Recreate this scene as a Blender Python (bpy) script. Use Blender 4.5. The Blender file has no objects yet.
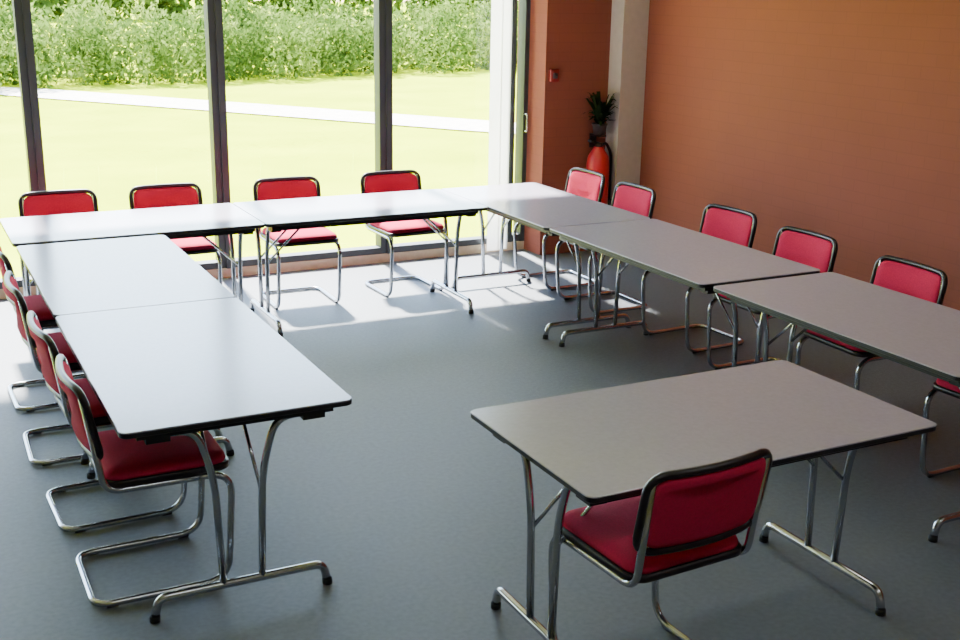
import bpy, math, random
import numpy as np
from mathutils import Vector, Matrix
random.seed(4); rng=np.random.default_rng(4)
S=bpy.context.scene

# ---------------- materials ----------------
def newmat(name):
    m=bpy.data.materials.new(name); m.use_nodes=True
    nt=m.node_tree; b=nt.nodes['Principled BSDF']
    return m,nt,b
def lin(c):
    return tuple(((x/255)/12.92 if x/255<=.04045 else (((x/255)+.055)/1.055)**2.4) for x in c)+(1,)
def simple(name,rgb,rough=.5,metal=0,noise=0,nscale=20,bump=0,bscale=200,spec=.5,detail=4,ior=1.5):
    m,nt,b=newmat(name); c=lin(rgb)
    b.inputs['Roughness'].default_value=rough; b.inputs['Metallic'].default_value=metal
    b.inputs['Specular IOR Level'].default_value=spec; b.inputs['IOR'].default_value=ior
    tc=nt.nodes.new('ShaderNodeTexCoord')
    n=nt.nodes.new('ShaderNodeTexNoise'); n.inputs['Scale'].default_value=nscale; n.inputs['Detail'].default_value=detail
    nt.links.new(tc.outputs['Object'],n.inputs['Vector'])
    r=nt.nodes.new('ShaderNodeValToRGB')
    lo=tuple(x*(1-noise) for x in c[:3])+(1,); hi=tuple(min(1,x*(1+noise)) for x in c[:3])+(1,)
    r.color_ramp.elements[0].color=lo; r.color_ramp.elements[0].position=.3
    r.color_ramp.elements[1].color=hi; r.color_ramp.elements[1].position=.7
    nt.links.new(n.outputs['Fac'],r.inputs['Fac']); nt.links.new(r.outputs['Color'],b.inputs['Base Color'])
    if bump:
        n2=nt.nodes.new('ShaderNodeTexNoise'); n2.inputs['Scale'].default_value=bscale
        nt.links.new(tc.outputs['Object'],n2.inputs['Vector'])
        bp=nt.nodes.new('ShaderNodeBump'); bp.inputs['Strength'].default_value=bump; bp.inputs['Distance'].default_value=.01
        nt.links.new(n2.outputs['Fac'],bp.inputs['Height']); nt.links.new(bp.outputs['Normal'],b.inputs['Normal'])
    return m
M_lam=simple('laminate_grey',(166,161,174),.22,noise=.04,nscale=60,spec=.5,ior=1.95)
M_edge=simple('black_edge_band',(26,24,26),.45)
M_blk=simple('black_lacquer',(24,14,18),.35)
M_chr=simple('chrome',(190,192,198),.18,metal=1)
M_fab=simple('crimson_fabric',(200,32,76),.85,noise=.10,nscale=150,bump=.3,bscale=500,spec=.2)
M_rub=simple('black_rubber',(20,20,20),.7)
M_mul=simple('dark_anodised_frame',(58,62,66),.5,metal=.3)
M_floor=simple('grey_carpet',(97,102,107),.55,noise=.12,nscale=45,bump=.2,bscale=350,spec=.45,detail=8)
M_ceil=simple('ceiling_paint',(180,172,165),.9,noise=.02)
M_white=simple('white_paint',(225,224,220),.6,noise=.02)
M_beige=simple('beige_wall_paint',(150,140,132),.8,noise=.02)
M_grey=simple('column_paint',(200,190,184),.6,noise=.05)
M_red=simple('red_enamel',(205,44,56),.35)
M_dred=simple('dark_red_plastic',(130,28,26),.5)
M_sill=simple('beige_stone',(190,172,150),.7,noise=.1)
M_path=simple('gravel_path',(225,215,200),.95,noise=.12,nscale=8)
M_plast=simple('grey_plastic',(60,52,50),.5)

def brickmat():
    m,nt,b=newmat('orange_painted_blockwork')
    tc=nt.nodes.new('ShaderNodeTexCoord'); sx=nt.nodes.new('ShaderNodeSeparateXYZ'); cb=nt.nodes.new('ShaderNodeCombineXYZ')
    nt.links.new(tc.outputs['Object'],sx.inputs[0]); 
    ad=nt.nodes.new('ShaderNodeMath'); ad.operation='ADD'
    nt.links.new(sx.outputs['X'],ad.inputs[0]); nt.links.new(sx.outputs['Y'],ad.inputs[1])
    nt.links.new(ad.outputs[0],cb.inputs['X']); nt.links.new(sx.outputs['Z'],cb.inputs['Y'])
    br=nt.nodes.new('ShaderNodeTexBrick'); nt.links.new(cb.outputs[0],br.inputs['Vector'])
    br.inputs['Scale'].default_value=1; br.inputs['Brick Width'].default_value=.22; br.inputs['Row Height'].default_value=.075
    br.inputs['Mortar Size'].default_value=.005; br.inputs['Mortar Smooth'].default_value=.6
    br.inputs['Color1'].default_value=lin((147,80,64)); br.inputs['Color2'].default_value=lin((145,79,63)); br.inputs['Mortar'].default_value=lin((141,77,62))
    n=nt.nodes.new('ShaderNodeTexNoise'); n.inputs['Scale'].default_value=2.5; nt.links.new(tc.outputs['Object'],n.inputs['Vector'])
    mx=nt.nodes.new('ShaderNodeMixRGB'); mx.blend_type='MULTIPLY'; mx.inputs[0].default_value=.12
    nt.links.new(br.outputs['Color'],mx.inputs[1]); nt.links.new(n.outputs['Fac'],mx.inputs[2]); nt.links.new(mx.outputs[0],b.inputs['Base Color'])
    bp=nt.nodes.new('ShaderNodeBump'); bp.inputs['Strength'].default_value=.04; bp.inputs['Distance'].default_value=.003; bp.invert=True
    nt.links.new(br.outputs['Fac'],bp.inputs['Height']); nt.links.new(bp.outputs['Normal'],b.inputs['Normal'])
    b.inputs['Roughness'].default_value=.8; b.inputs['Specular IOR Level'].default_value=.3
    return m
M_brick=brickmat()
def glassmat():
    m=bpy.data.materials.new('window_glass'); m.use_nodes=True; nt=m.node_tree; nt.nodes.clear()
    o=nt.nodes.new('ShaderNodeOutputMaterial'); t=nt.nodes.new('ShaderNodeBsdfTransparent'); g=nt.nodes.new('ShaderNodeBsdfGlossy')
    t.inputs[0].default_value=(.97,.98,.98,1); g.inputs['Roughness'].default_value=.02
    f=nt.nodes.new('ShaderNodeFresnel'); f.inputs[0].default_value=1.3
    mx=nt.nodes.new('ShaderNodeMixShader'); nt.links.new(f.outputs[0],mx.inputs[0]); nt.links.new(t.outputs[0],mx.inputs[1]); nt.links.new(g.outputs[0],mx.inputs[2])
    nt.links.new(mx.outputs[0],o.inputs[0]); return m
M_glass=glassmat()
def foliage(name,c1,c2,c3,scale,trans=.45):
    m=bpy.data.materials.new(name); m.use_nodes=True; nt=m.node_tree; nt.nodes.clear()
    o=nt.nodes.new('ShaderNodeOutputMaterial'); d=nt.nodes.new('ShaderNodeBsdfDiffuse'); t=nt.nodes.new('ShaderNodeBsdfTranslucent')
    tc=nt.nodes.new('ShaderNodeTexCoord'); n=nt.nodes.new('ShaderNodeTexNoise'); n.inputs['Scale'].default_value=scale; n.inputs['Detail'].default_value=8
    nt.links.new(tc.outputs['Object'],n.inputs['Vector']); r=nt.nodes.new('ShaderNodeValToRGB'); e=r.color_ramp.elements
    e[0].position=.3; e[0].color=lin(c1); e[1].position=.7; e[1].color=lin(c3); k=e.new(.5); k.color=lin(c2)
    nt.links.new(n.outputs['Fac'],r.inputs[0]); nt.links.new(r.outputs[0],d.inputs[0]); nt.links.new(r.outputs[0],t.inputs[0])
    mx=nt.nodes.new('ShaderNodeMixShader'); mx.inputs[0].default_value=trans
    nt.links.new(d.outputs[0],mx.inputs[1]); nt.links.new(t.outputs[0],mx.inputs[2]); nt.links.new(mx.outputs[0],o.inputs[0]); return m
M_leaf=foliage('hedge_leaves',(58,82,32),(92,116,48),(138,156,74),.9)
M_plant=foliage('plant_leaves',(30,42,26),(40,56,32),(60,74,44),6)
M_grass=foliage('lawn_grass',(158,176,2),(170,186,6),(182,196,14),.6,.0)
M_blind=foliage('blind_fabric',(240,240,238),(244,244,242),(246,246,244),3,.6)

# ---------------- mesh builder ----------------
class MB:
    def __init__(s): s.v=[];s.f=[];s.m=[];s.mats=[];s.sm=[]
    def mi(s,m):
        if m not in s.mats: s.mats.append(m)
        return s.mats.index(m)
    def add(s,vs,fs,m,smooth=True,xf=None):
        o=len(s.v)
        for p in vs:
            p=Vector(p); s.v.append(tuple(xf@p) if xf else tuple(p))
        for f in fs: s.f.append([i+o for i in f]); s.m.append(s.mi(m)); s.sm.append(smooth)
    def box(s,x0,x1,y0,y1,z0,z1,m,xf=None):
        vs=[(x,y,z) for x in (x0,x1) for y in (y0,y1) for z in (z0,z1)]
        s.add(vs,[(0,1,3,2),(4,6,7,5),(0,4,5,1),(2,3,7,6),(0,2,6,4),(1,5,7,3)],m,False,xf)
    def tube(s,pts,r,m,fil=0,n=10,closed=False,seg=6,caps=True):
        P=[Vector(p) for p in pts]; path=[]
        N=len(P)
        for i,p in enumerate(P):
            if not closed and i in (0,N-1): path.append(p); continue
            a=P[i-1];b=P[(i+1)%N]; f=fil[i] if isinstance(fil,(list,tuple)) else fil
            if f<=0: path.append(p); continue
            da=(a-p);db=(b-p); k=min(f,da.length*.49,db.length*.49)
            A=p+da.normalized()*k;B=p+db.normalized()*k
            for j in range(seg+1):
                t=j/seg; path.append((1-t)**2*A+2*t*(1-t)*p+t*t*B)
        L=len(path); tang=[]
        for i in range(L):
            if closed: t=path[(i+1)%L]-path[i-1]
            else: t=path[min(i+1,L-1)]-path[max(i-1,0)]
            tang.append(t.normalized())
        u=tang[0].orthogonal().normalized(); vs=[]
        for i in range(L):
            u=(u-tang[i]*u.dot(tang[i])).normalized(); w=tang[i].cross(u)
            for j in range(n):
                a=2*math.pi*j/n; vs.append(path[i]+r*(math.cos(a)*u+math.sin(a)*w))
        fs=[]
        for i in range(L if closed else L-1):
            k=(i+1)%L
            off=0
            if closed and k==0:
                best=1e9
                for o in range(n):
                    dd=(vs[(L-1)*n]-vs[o]).length
                    if dd<best: best=dd;off=o
            for j in range(n):
                fs.append((i*n+j,i*n+(j+1)%n,k*n+(j+1+off)%n,k*n+(j+off)%n))
        if not closed and caps: fs.append(tuple(range(n))[::-1]); fs.append(tuple(range((L-1)*n,L*n)))
        s.add(vs,fs,m)
    def loft(s,w,d,cr,prof,m,fn=None,ns=6,nc=5,smooth=True):
        """rounded rectangle w x d, profile of (inset,z)"""
        vs=[];n=0
        for ins,z in prof:
            hw=w/2-ins;hd=d/2-ins;r=max(cr-ins,.002); ring=[]
            for (sx,sy,a0) in ((1,1,0),(-1,1,90),(-1,-1,180),(1,-1,270)):
                cx=sx*(hw-r);cy=sy*(hd-r)
                for j in range(nc+1):
                    a=math.radians(a0+90*j/nc); ring.append((cx+r*math.cos(a),cy+r*math.sin(a)))
            full=[]
            for i in range(len(ring)):
                a=ring[i];b=ring[(i+1)%len(ring)]; full.append(a)
                if i%(nc+1)==nc:
                    for k in range(1,ns): full.append((a[0]+(b[0]-a[0])*k/ns,a[1]+(b[1]-a[1])*k/ns))
            n=len(full); vs+=[(x,y,z) for x,y in full]
        fs=[]
        for i in range(len(prof)-1):
            for j in range(n): fs.append((i*n+j,i*n+(j+1)%n,(i+1)*n+(j+1)%n,(i+1)*n+j))
        fs.append(tuple(range(n))[::-1]); fs.append(tuple(range((len(prof)-1)*n,len(prof)*n)))
        if fn: vs=[fn(*p) for p in vs]
        s.add(vs,fs,m,smooth)
    def mesh(s,name):
        me=bpy.data.meshes.new(name); me.from_pydata(s.v,[],s.f)
        for m in s.mats: me.materials.append(m)
        me.polygons.foreach_set('material_index',s.m); me.polygons.foreach_set('use_smooth',s.sm)
        me.update(); return me
    def obj(s,name,loc=(0,0,0),rot=0):
        return place(s.mesh(name),name,loc,rot)
def place(me,name,loc,rot=0):
    o=bpy.data.objects.new(name,me); o.location=loc; o.rotation_euler=(0,0,rot); S.collection.objects.link(o); return o

# ---------------- chair (sitter faces +Y, origin under back top) ----------------
def chair_mesh():
    b=MB(); R=.0125; w=.215
    side=[(.80,.004),(.44,.055),(.437,.50),(R+.002,.47),(R+.002,-.01)]
    def sp(sx,i): z,y=side[i]; return (sx*w,y,z)
    pts=[sp(-1,0),sp(-1,1),sp(-1,2),sp(-1,3),sp(-1,4),sp(1,4),sp(1,3),sp(1,2),sp(1,1),sp(1,0)]
    b.tube(pts,R,M_chr,fil=[0,.06,.09,.09,.07,.07,.09,.09,.06,0],n=10,seg=8)
    cx,cy=0,.275
    f=lambda x,y,z:(x,y+cy,z)
    b.loft(.45,.45,.06,[(.01,.448),(0,.452),(0,.470),(.004,.474)],M_blk,f)
    b.loft(.425,.425,.055,[(.0,.473),(-.004,.482),(.0,.495),(.012,.506),(.04,.513),(.10,.517),(.18,.518)],M_fab,f)
    zc=.69
    def bk(x,y,z):  # x across, y height, z thickness
        hh=y
        yy=.03-hh*.19 - .035*(1-(x/.235)**2) + z
        return (x,yy,zc+hh)
    b.loft(.43,.235,.05,[(.03,-.016),(.012,-.014),(0,-.006),(0,.010),(.012,.019),(.04,.025),(.08,.027),(.11,.027)],M_fab,bk,ns=10)
    ring=[]
    W,H,r=.23,.13,.055
    for (sx,sy,a0) in ((1,1,0),(-1,1,90),(-1,-1,180),(1,-1,270)):
        for j in range(6):
            a=math.radians(a0+18*j); ring.append((sx*(W-r)+r*math.cos(a),sy*(H-r)+r*math.sin(a)))
        a=ring[-1]; 
        e={0:(-(W-r),H),90:(-W,-(H-r)),180:((W-r),-H),270:(W,(H-r))}[a0]
        for k in range(1,8): ring.append((a[0]+(e[0]-a[0])*k/8,a[1]+(e[1]-a[1])*k/8))
    b.tube([bk(x,y,0) for x,y in ring],.0135,M_blk,closed=True,n=8)
    for sx in (-1,1):   # rubber glides
        for y in (.05,.40): b.tube([(sx*w,y-.02,.008),(sx*w,y+.02,.008)],.0085,M_rub,n=8)
    return b.mesh('cantilever_chair')
CH=chair_mesh()
def chair(x,y,deg): place(CH,'cantilever_chair',(x,y,0),math.radians(deg))

# ---------------- table (length along local X, width along local Y, origin centre) ----------------
def table_mesh(L,W=.785):
    b=MB(); T=.74; th=.022
    b.loft(L,W,.03,[(.003,T-th),(0,T-th+.003),(0,T-.005)],M_edge,smooth=False)
    b.loft(L,W,.03,[(.0,T-.005),(.0,T-.002),(.002,T)],M_lam,smooth=False)
    for s in (-1,1):
        b.box(-L/2+.10,L/2-.10,s*(W/2-.075)-.012,s*(W/2-.075)+.012,T-th-.038,T-th,M_edge)
        b.box(s*(L/2-.08)-.03,s*(L/2-.08)+.03,-W/2+.06,W/2-.06,T-th-.03,T-th,M_edge)
        x=s*(L/2-.085); r=.0135
        b.tube([(x,-.29,T-th-.03),(x,-.14,T-th-.035),(x,-.085,.50),(x,-.07,.075)],r,M_chr,fil=[0,.06,.25,0])
        b.tube([(x,.29,T-th-.03),(x,.14,T-th-.035),(x,.085,.50),(x,.07,.075)],r,M_chr,fil=[0,.06,.25,0])
        b.tube([(x,-.315,.012),(x,-.30,.085),(x,.30,.085),(x,.315,.012)],.0155,M_chr,fil=[0,.06,.06,0],seg=8)
        for e in (-1,1): b.tube([(x,e*.3155,.0),(x,e*.3145,.022)],.0185,M_rub)
        b.tube([(x,-.078,.42),(x-s*.30,-.078,T-th-.012)],.007,M_chr)
        b.tube([(x,.078,.42),(x-s*.30,.078,T-th-.012)],.007,M_chr)
        b.tube([(x-s*.30,-.10,T-th-.012),(x-s*.30,.10,T-th-.012)],.009,M_edge)
        for e in (-1,1): b.box(x-.03,x+.03,e*.27-.04,e*.27+.04,T-th-.05,T-th,M_edge)
    return b.mesh('folding_table')
TL=table_mesh(1.515); TN=table_mesh(1.395); TW=table_mesh(1.515,.80); TF=table_mesh(1.43)
H2=math.pi/2
def table(me,x,y,rot): place(me,'folding_table',(x,y,0),rot)
W2=.3925
table(TW,.955,3.585+.76,H2); table(TW,.955,5.108+.76,H2)
table(TF,.545+.715,6.69+W2,0); table(TL,1.978+.76,6.69+W2,0)
table(TL,3.50+W2,7.476-.76,H2); table(TL,3.51+W2,7.476-1.53-.76,H2); table(TL,3.53+W2,4.385-.76,H2)
table(TN,1.668+.6975,2.539+W2,0)
chair(2.029,2.45,3)
for x,y,a in ((.475,4.05,-90),(.455,4.70,-88),(.435,5.46,-91),(.445,6.22,-89)): chair(x,y,a)
for x,y,a in ((.932,7.80,180),(1.617,7.80,181),(2.457,7.79,179),(3.25,7.80,182)): chair(x,y,a)
for x,y,a in ((4.64,7.30,91),(4.60,6.60,90),(4.66,5.64,93),(4.60,4.88,90),(4.55,4.07,88),(4.52,3.22,92)): chair(x,y,a)

# ---------------- room ----------------
X0,X1,Y0,Y1,ZC=-3.2,5.57,-2.0,8.45,2.95
YM=8.13   # inner face of the masonry part of the front wall
def boxobj(name,*a):
    m=a[-1]; b=MB(); b.box(*a[:-1],m); return b.obj(name)
boxobj('floor',X0-.2,X1+.2,Y0-.2,Y1+.1,-.15,0,M_floor)
boxobj('ceiling',X0-.2,X1+.2,Y0-.2,Y1+.2,ZC,ZC+.15,M_ceil)
boxobj('wall_right',X1,X1+.2,Y0-.2,Y1+.15,0,ZC,M_brick)
boxobj('wall_left',X0-.2,X0,Y0-.2,Y1+.15,0,ZC,M_beige)
boxobj('wall_back',X0,X1,Y0-.2,Y0,0,ZC,M_beige)
boxobj('wall_lintel',X0,4.73,Y1-.06,Y1+.15,2.75,ZC,M_white)
boxobj('wall_front',4.73,X1,YM,Y1+.15,0,ZC,M_brick)
boxobj('trim_1',5.33,X1,7.95,YM,0,ZC,M_grey)
boxobj('trim_2',X0,4.73,Y1-.05,Y1+.12,0,.07,M_sill)
edges=[X0,-1.70,-.41,.885,2.165,3.47,4.58]
def window(i,a,c):
    b=MB(); z0,z1=.07,2.75; t=.05
    b.box(a,a+t,Y1-.06,Y1+.07,z0,z1,M_mul); b.box(c-t,c,Y1-.04,Y1+.07,z0,z1,M_mul)
    b.box(a+t,c-t,Y1-.04,Y1+.06,z0,z0+.05,M_mul); b.box(a+t,c-t,Y1-.04,Y1+.06,z1-.05,z1,M_mul)
    b.add([(a+t,Y1+.01,z0+.05),(c-t,Y1+.01,z0+.05),(c-t,Y1+.01,z1-.05),(a+t,Y1+.01,z1-.05)],[(0,1,2,3)],M_glass,False)
    b.obj('window_%d'%i)
for i in range(len(edges)-1): window(i+1,edges[i],edges[i+1])
b=MB(); a,c=4.58,4.73   # narrow opening light beside the wall
b.box(a,a+.03,Y1-.05,Y1+.07,.07,2.75,M_mul); b.box(c-.04,c,Y1-.05,Y1+.07,.07,2.75,M_mul)
b.box(a+.03,c-.04,Y1-.04,Y1+.06,.07,.13,M_mul); b.box(a+.03,c-.04,Y1-.04,Y1+.06,2.69,2.75,M_mul)
b.tube([(c-.03,Y1-.05,1.0),(c-.03,Y1-.10,1.0),(c-.03,Y1-.10,1.14),(c-.03,Y1-.05,1.14)],.009,M_chr,fil=.015)
b.add([(a+.03,Y1+.01,.13),(c-.04,Y1+.01,.13),(c-.04,Y1+.01,2.69),(a+.03,Y1+.01,2.69)],[(0,1,2,3)],M_glass,False)
b.obj('window_7')
# drawn-aside vertical blind: two broad fabric vanes
b=MB()
b.box(4.335,4.445,Y1-.125,Y1-.122,.03,2.72,M_blind); b.box(4.435,4.53,Y1-.115,Y1-.112,.03,2.72,M_blind)
b.box(4.33,4.55,Y1-.15,Y1-.10,2.72,2.75,M_white)
b.obj('vertical_blind')
# added fill: unseen boxes with area lights under the ceiling to brighten the interior
for i,(x,y) in enumerate(((1.0,1.2),(3.6,1.2),(1.0,4.6),(3.6,4.6))):
    b=MB(); b.box(x-.6,x+.6,y-.15,y+.15,ZC-.06,ZC,M_white)
    o=b.obj('fill_housing')
    l=bpy.data.lights.new('fill_light','AREA'); l.shape='RECTANGLE'; l.size=1.1; l.size_y=.25; l.energy=13; l.color=(.97,.97,1)
    lo=bpy.data.objects.new('fill_lamp',l); lo.location=(x,y,ZC-.065); S.collection.objects.link(lo); lo.parent=o

# fire extinguisher hung on the masonry wall
b=MB()
def revolve(b,prof,cx,cy,m,n=24):
    vs=[];fs=[]
    for r,z in prof:
        for j in range(n): a=2*math.pi*j/n; vs.append((cx+r*math.cos(a),cy+r*math.sin(a),z))
    for i in range(len(prof)-1):
        for j in range(n): fs.append((i*n+j,i*n+(j+1)%n,(i+1)*n+(j+1)%n,(i+1)*n+j))
    b.add(vs,fs,m)
revolve(b,[(.001,.30),(.075,.30),(.092,.32),(.095,.34),(.095,.76),(.086,.82),(.062,.86),(.045,.885),(.04,.90)],0,0,M_red)
revolve(b,[(.03,.90),(.03,.93),(.001,.93)],0,0,M_blk)
b.tube([(0,0,.925),(-.10,0,.955)],.012,M_blk)
b.tube([(.02,0,.91),(.07,0,.93),(.125,0,.84),(.125,0,.45)],.012,M_blk,fil=.06)
b.tube([(.125,0,.46),(.125,0,.36)],.022,M_blk)
b.box(-.05,.05,.06,.13,.60,.70,M_plast)
b.obj('fire_extinguisher',(5.18,YM-.13,0))
# small potted plant on a wall bracket
b=MB()
revolve(b,[(.001,.995),(.045,.995),(.06,1.07),(.065,1.07),(.065,1.085),(.055,1.085),(.05,1.06),(.001,1.06)],0,0,M_plast)
b.box(-.03,.03,-.06,.10,.98,.995,M_blk); b.box(-.03,.03,.085,.10,.88,.995,M_blk)
for k in range(70):
    a=random.uniform(0,2*math.pi); h=random.uniform(.02,.27); rr=random.uniform(.03,.13)
    p0=Vector((0,0,1.06)); p2=Vector((rr*math.cos(a),min(rr*math.sin(a),.085),1.07+h)); p1=(p0+p2)/2+Vector((0,0,.03))
    wd=Vector((-math.sin(a),math.cos(a)*.6,0))*.018
    p3=p2+Vector((.04*math.cos(a),min(.04*math.sin(a),0),random.uniform(-.03,.02)))
    b.add([p0-wd*.3,p0+wd*.3,p1+wd,p1-wd,p2+wd,p2-wd,p3],[(0,1,2,3),(3,2,4,5),(5,4,6)],M_plant)
b.obj('potted_plant',(5.20,YM-.10,0))
b=MB(); b.loft(.08,.10,.012,[(0,0),(0,.035),(.005,.04)],M_dred,lambda x,y,z:(x,-z,1.47+y)); b.loft(.045,.045,.01,[(0,.04),(0,.045)],M_plast,lambda x,y,z:(x,-z,1.47+y)); b.obj('fire_alarm_call_point',(4.80,YM,0))

# ---------------- outdoors ----------------
def plane(name,pts,m,th=.0):
    b=MB(); b.add(pts,[tuple(range(len(pts)))],m,False); return b.obj(name)
plane('lawn',[(-80,8.56,-.08),(120,8.56,-.08),(120,160,-.08),(-80,160,-.08)],M_grass)
plane('terrace_strip',[(X0-3,8.56,-.06),(X1+3,8.56,-.06),(X1+3,8.95,-.06),(X0-3,8.95,-.06)],M_sill)
c=[(-14,41),(-6,33.5),(2.6,25.6),(5.9,21.2),(8.8,17.2),(13,12.0),(18,9)]
cs=[]
for i in range(len(c)-1):
    for k in range(6): t=k/6; cs.append((c[i][0]+(c[i+1][0]-c[i][0])*t,c[i][1]+(c[i+1][1]-c[i][1])*t))
vs=[];fs=[]
for i,p in enumerate(cs):
    q=cs[min(i+1,len(cs)-1)]; o=cs[max(i-1,0)]; d=Vector((q[0]-o[0],q[1]-o[1])).normalized(); n=Vector((-d.y,d.x))*.75
    vs+= [(p[0]+n.x,p[1]+n.y,-.06),(p[0]-n.x,p[1]-n.y,-.06)]
for i in range(len(cs)-1): fs.append((2*i,2*i+1,2*i+3,2*i+2))
b=MB(); b.add(vs,fs,M_path,False); b.obj('garden_path')

def leafmass(name,centres,radii,n,size,mat,extra=None):
    C=np.array(centres);R=np.array(radii)
    vol=R[:,0]*R[:,1]*R[:,2]; idx=rng.choice(len(C),n,p=vol/vol.sum())
    d=rng.normal(size=(n,3)); d/=np.linalg.norm(d,axis=1)[:,None]
    rad=rng.uniform(.55,1.05,n)[:,None]
    P=C[idx]+d*R[idx]*rad; P[:,2]=np.maximum(P[:,2],-.05)
    u=rng.normal(size=(n,3)); u[:,2]+=.8; u/=np.linalg.norm(u,axis=1)[:,None]
    w=np.cross(u,rng.normal(size=(n,3))); w/=np.linalg.norm(w,axis=1)[:,None]
    s=size*rng.uniform(.5,1.4,n)[:,None]
    V=np.stack([P-u*s,P+w*s*.45,P+u*s,P-w*s*.45],1).reshape(-1,3)
    F=np.arange(4*n).reshape(-1,4)
    me=bpy.data.meshes.new(name); me.from_pydata(V.tolist(),[],F.tolist()); me.materials.append(mat); 
    return place(me,name,(0,0,0))
cen=[];rad=[]
def hl(x): return 26.9+(x-3.2)*.20
x=-16
while x<34:
    for row in range(3):
        h=random.uniform(.65,.92)+.08*row
        cen.append((x+random.uniform(-.4,.4),hl(x)+row*1.2+random.uniform(-.3,.3),h*.8)); rad.append((random.uniform(.6,1.0),random.uniform(.6,.9),h))
    x+=.95
leafmass('hedge',cen,rad,130000,.075,M_leaf)
cen=[];rad=[]
for k in range(60):
    x=-50+k*2.6; cen.append((x,75+random.uniform(-3,3),random.uniform(2,3.2))); rad.append((2.6,2,random.uniform(2.2,4)))
leafmass('treeline',cen,rad,30000,.45,M_leaf)

# ---------------- light ----------------
w=bpy.data.worlds.new('sky'); S.world=w; w.use_nodes=True; nt=w.node_tree
bg=nt.nodes['Background']; sk=nt.nodes.new('ShaderNodeTexSky'); sk.sky_type='NISHITA'; sk.sun_disc=False
EL=math.radians(50); AZ=math.radians(4)
sk.sun_elevation=EL; sk.sun_rotation=AZ; sk.dust_density=.4; sk.air_density=1.3
nt.links.new(sk.outputs[0],bg.inputs[0]); bg.inputs[1].default_value=1.8
l=bpy.data.lights.new('sun','SUN'); l.energy=66; l.angle=math.radians(3.5); l.color=(1,.97,.93)
o=bpy.data.objects.new('sun',l); S.collection.objects.link(o)
sd=Vector((math.sin(AZ)*math.cos(EL),math.cos(AZ)*math.cos(EL),math.sin(EL)))
o.rotation_euler=(-sd).to_track_quat('-Z','Y').to_euler(); o.location=(2,20,20)

# ---------------- camera ----------------
f,pi_,ya,ro,C=1154,.280,.475,.017,2.132
r=Vector((math.cos(ya),-math.sin(ya),0)); hf=Vector((math.sin(ya),math.cos(ya),0)); up0=Vector((0,0,1))
fw=hf*math.cos(pi_)-up0*math.sin(pi_); up=hf*math.sin(pi_)+up0*math.cos(pi_); dn=-up
r2=r*math.cos(ro)-dn*math.sin(ro); d2=r*math.sin(ro)+dn*math.cos(ro)
M=Matrix((r2,-d2,-fw)).transposed().to_4x4(); M.translation=(0,0,C)
cd=bpy.data.cameras.new('camera'); cd.sensor_width=36; cd.lens=f*36/960; cd.clip_end=500
co=bpy.data.objects.new('camera',cd); co.matrix_world=M; S.collection.objects.link(co); S.camera=co
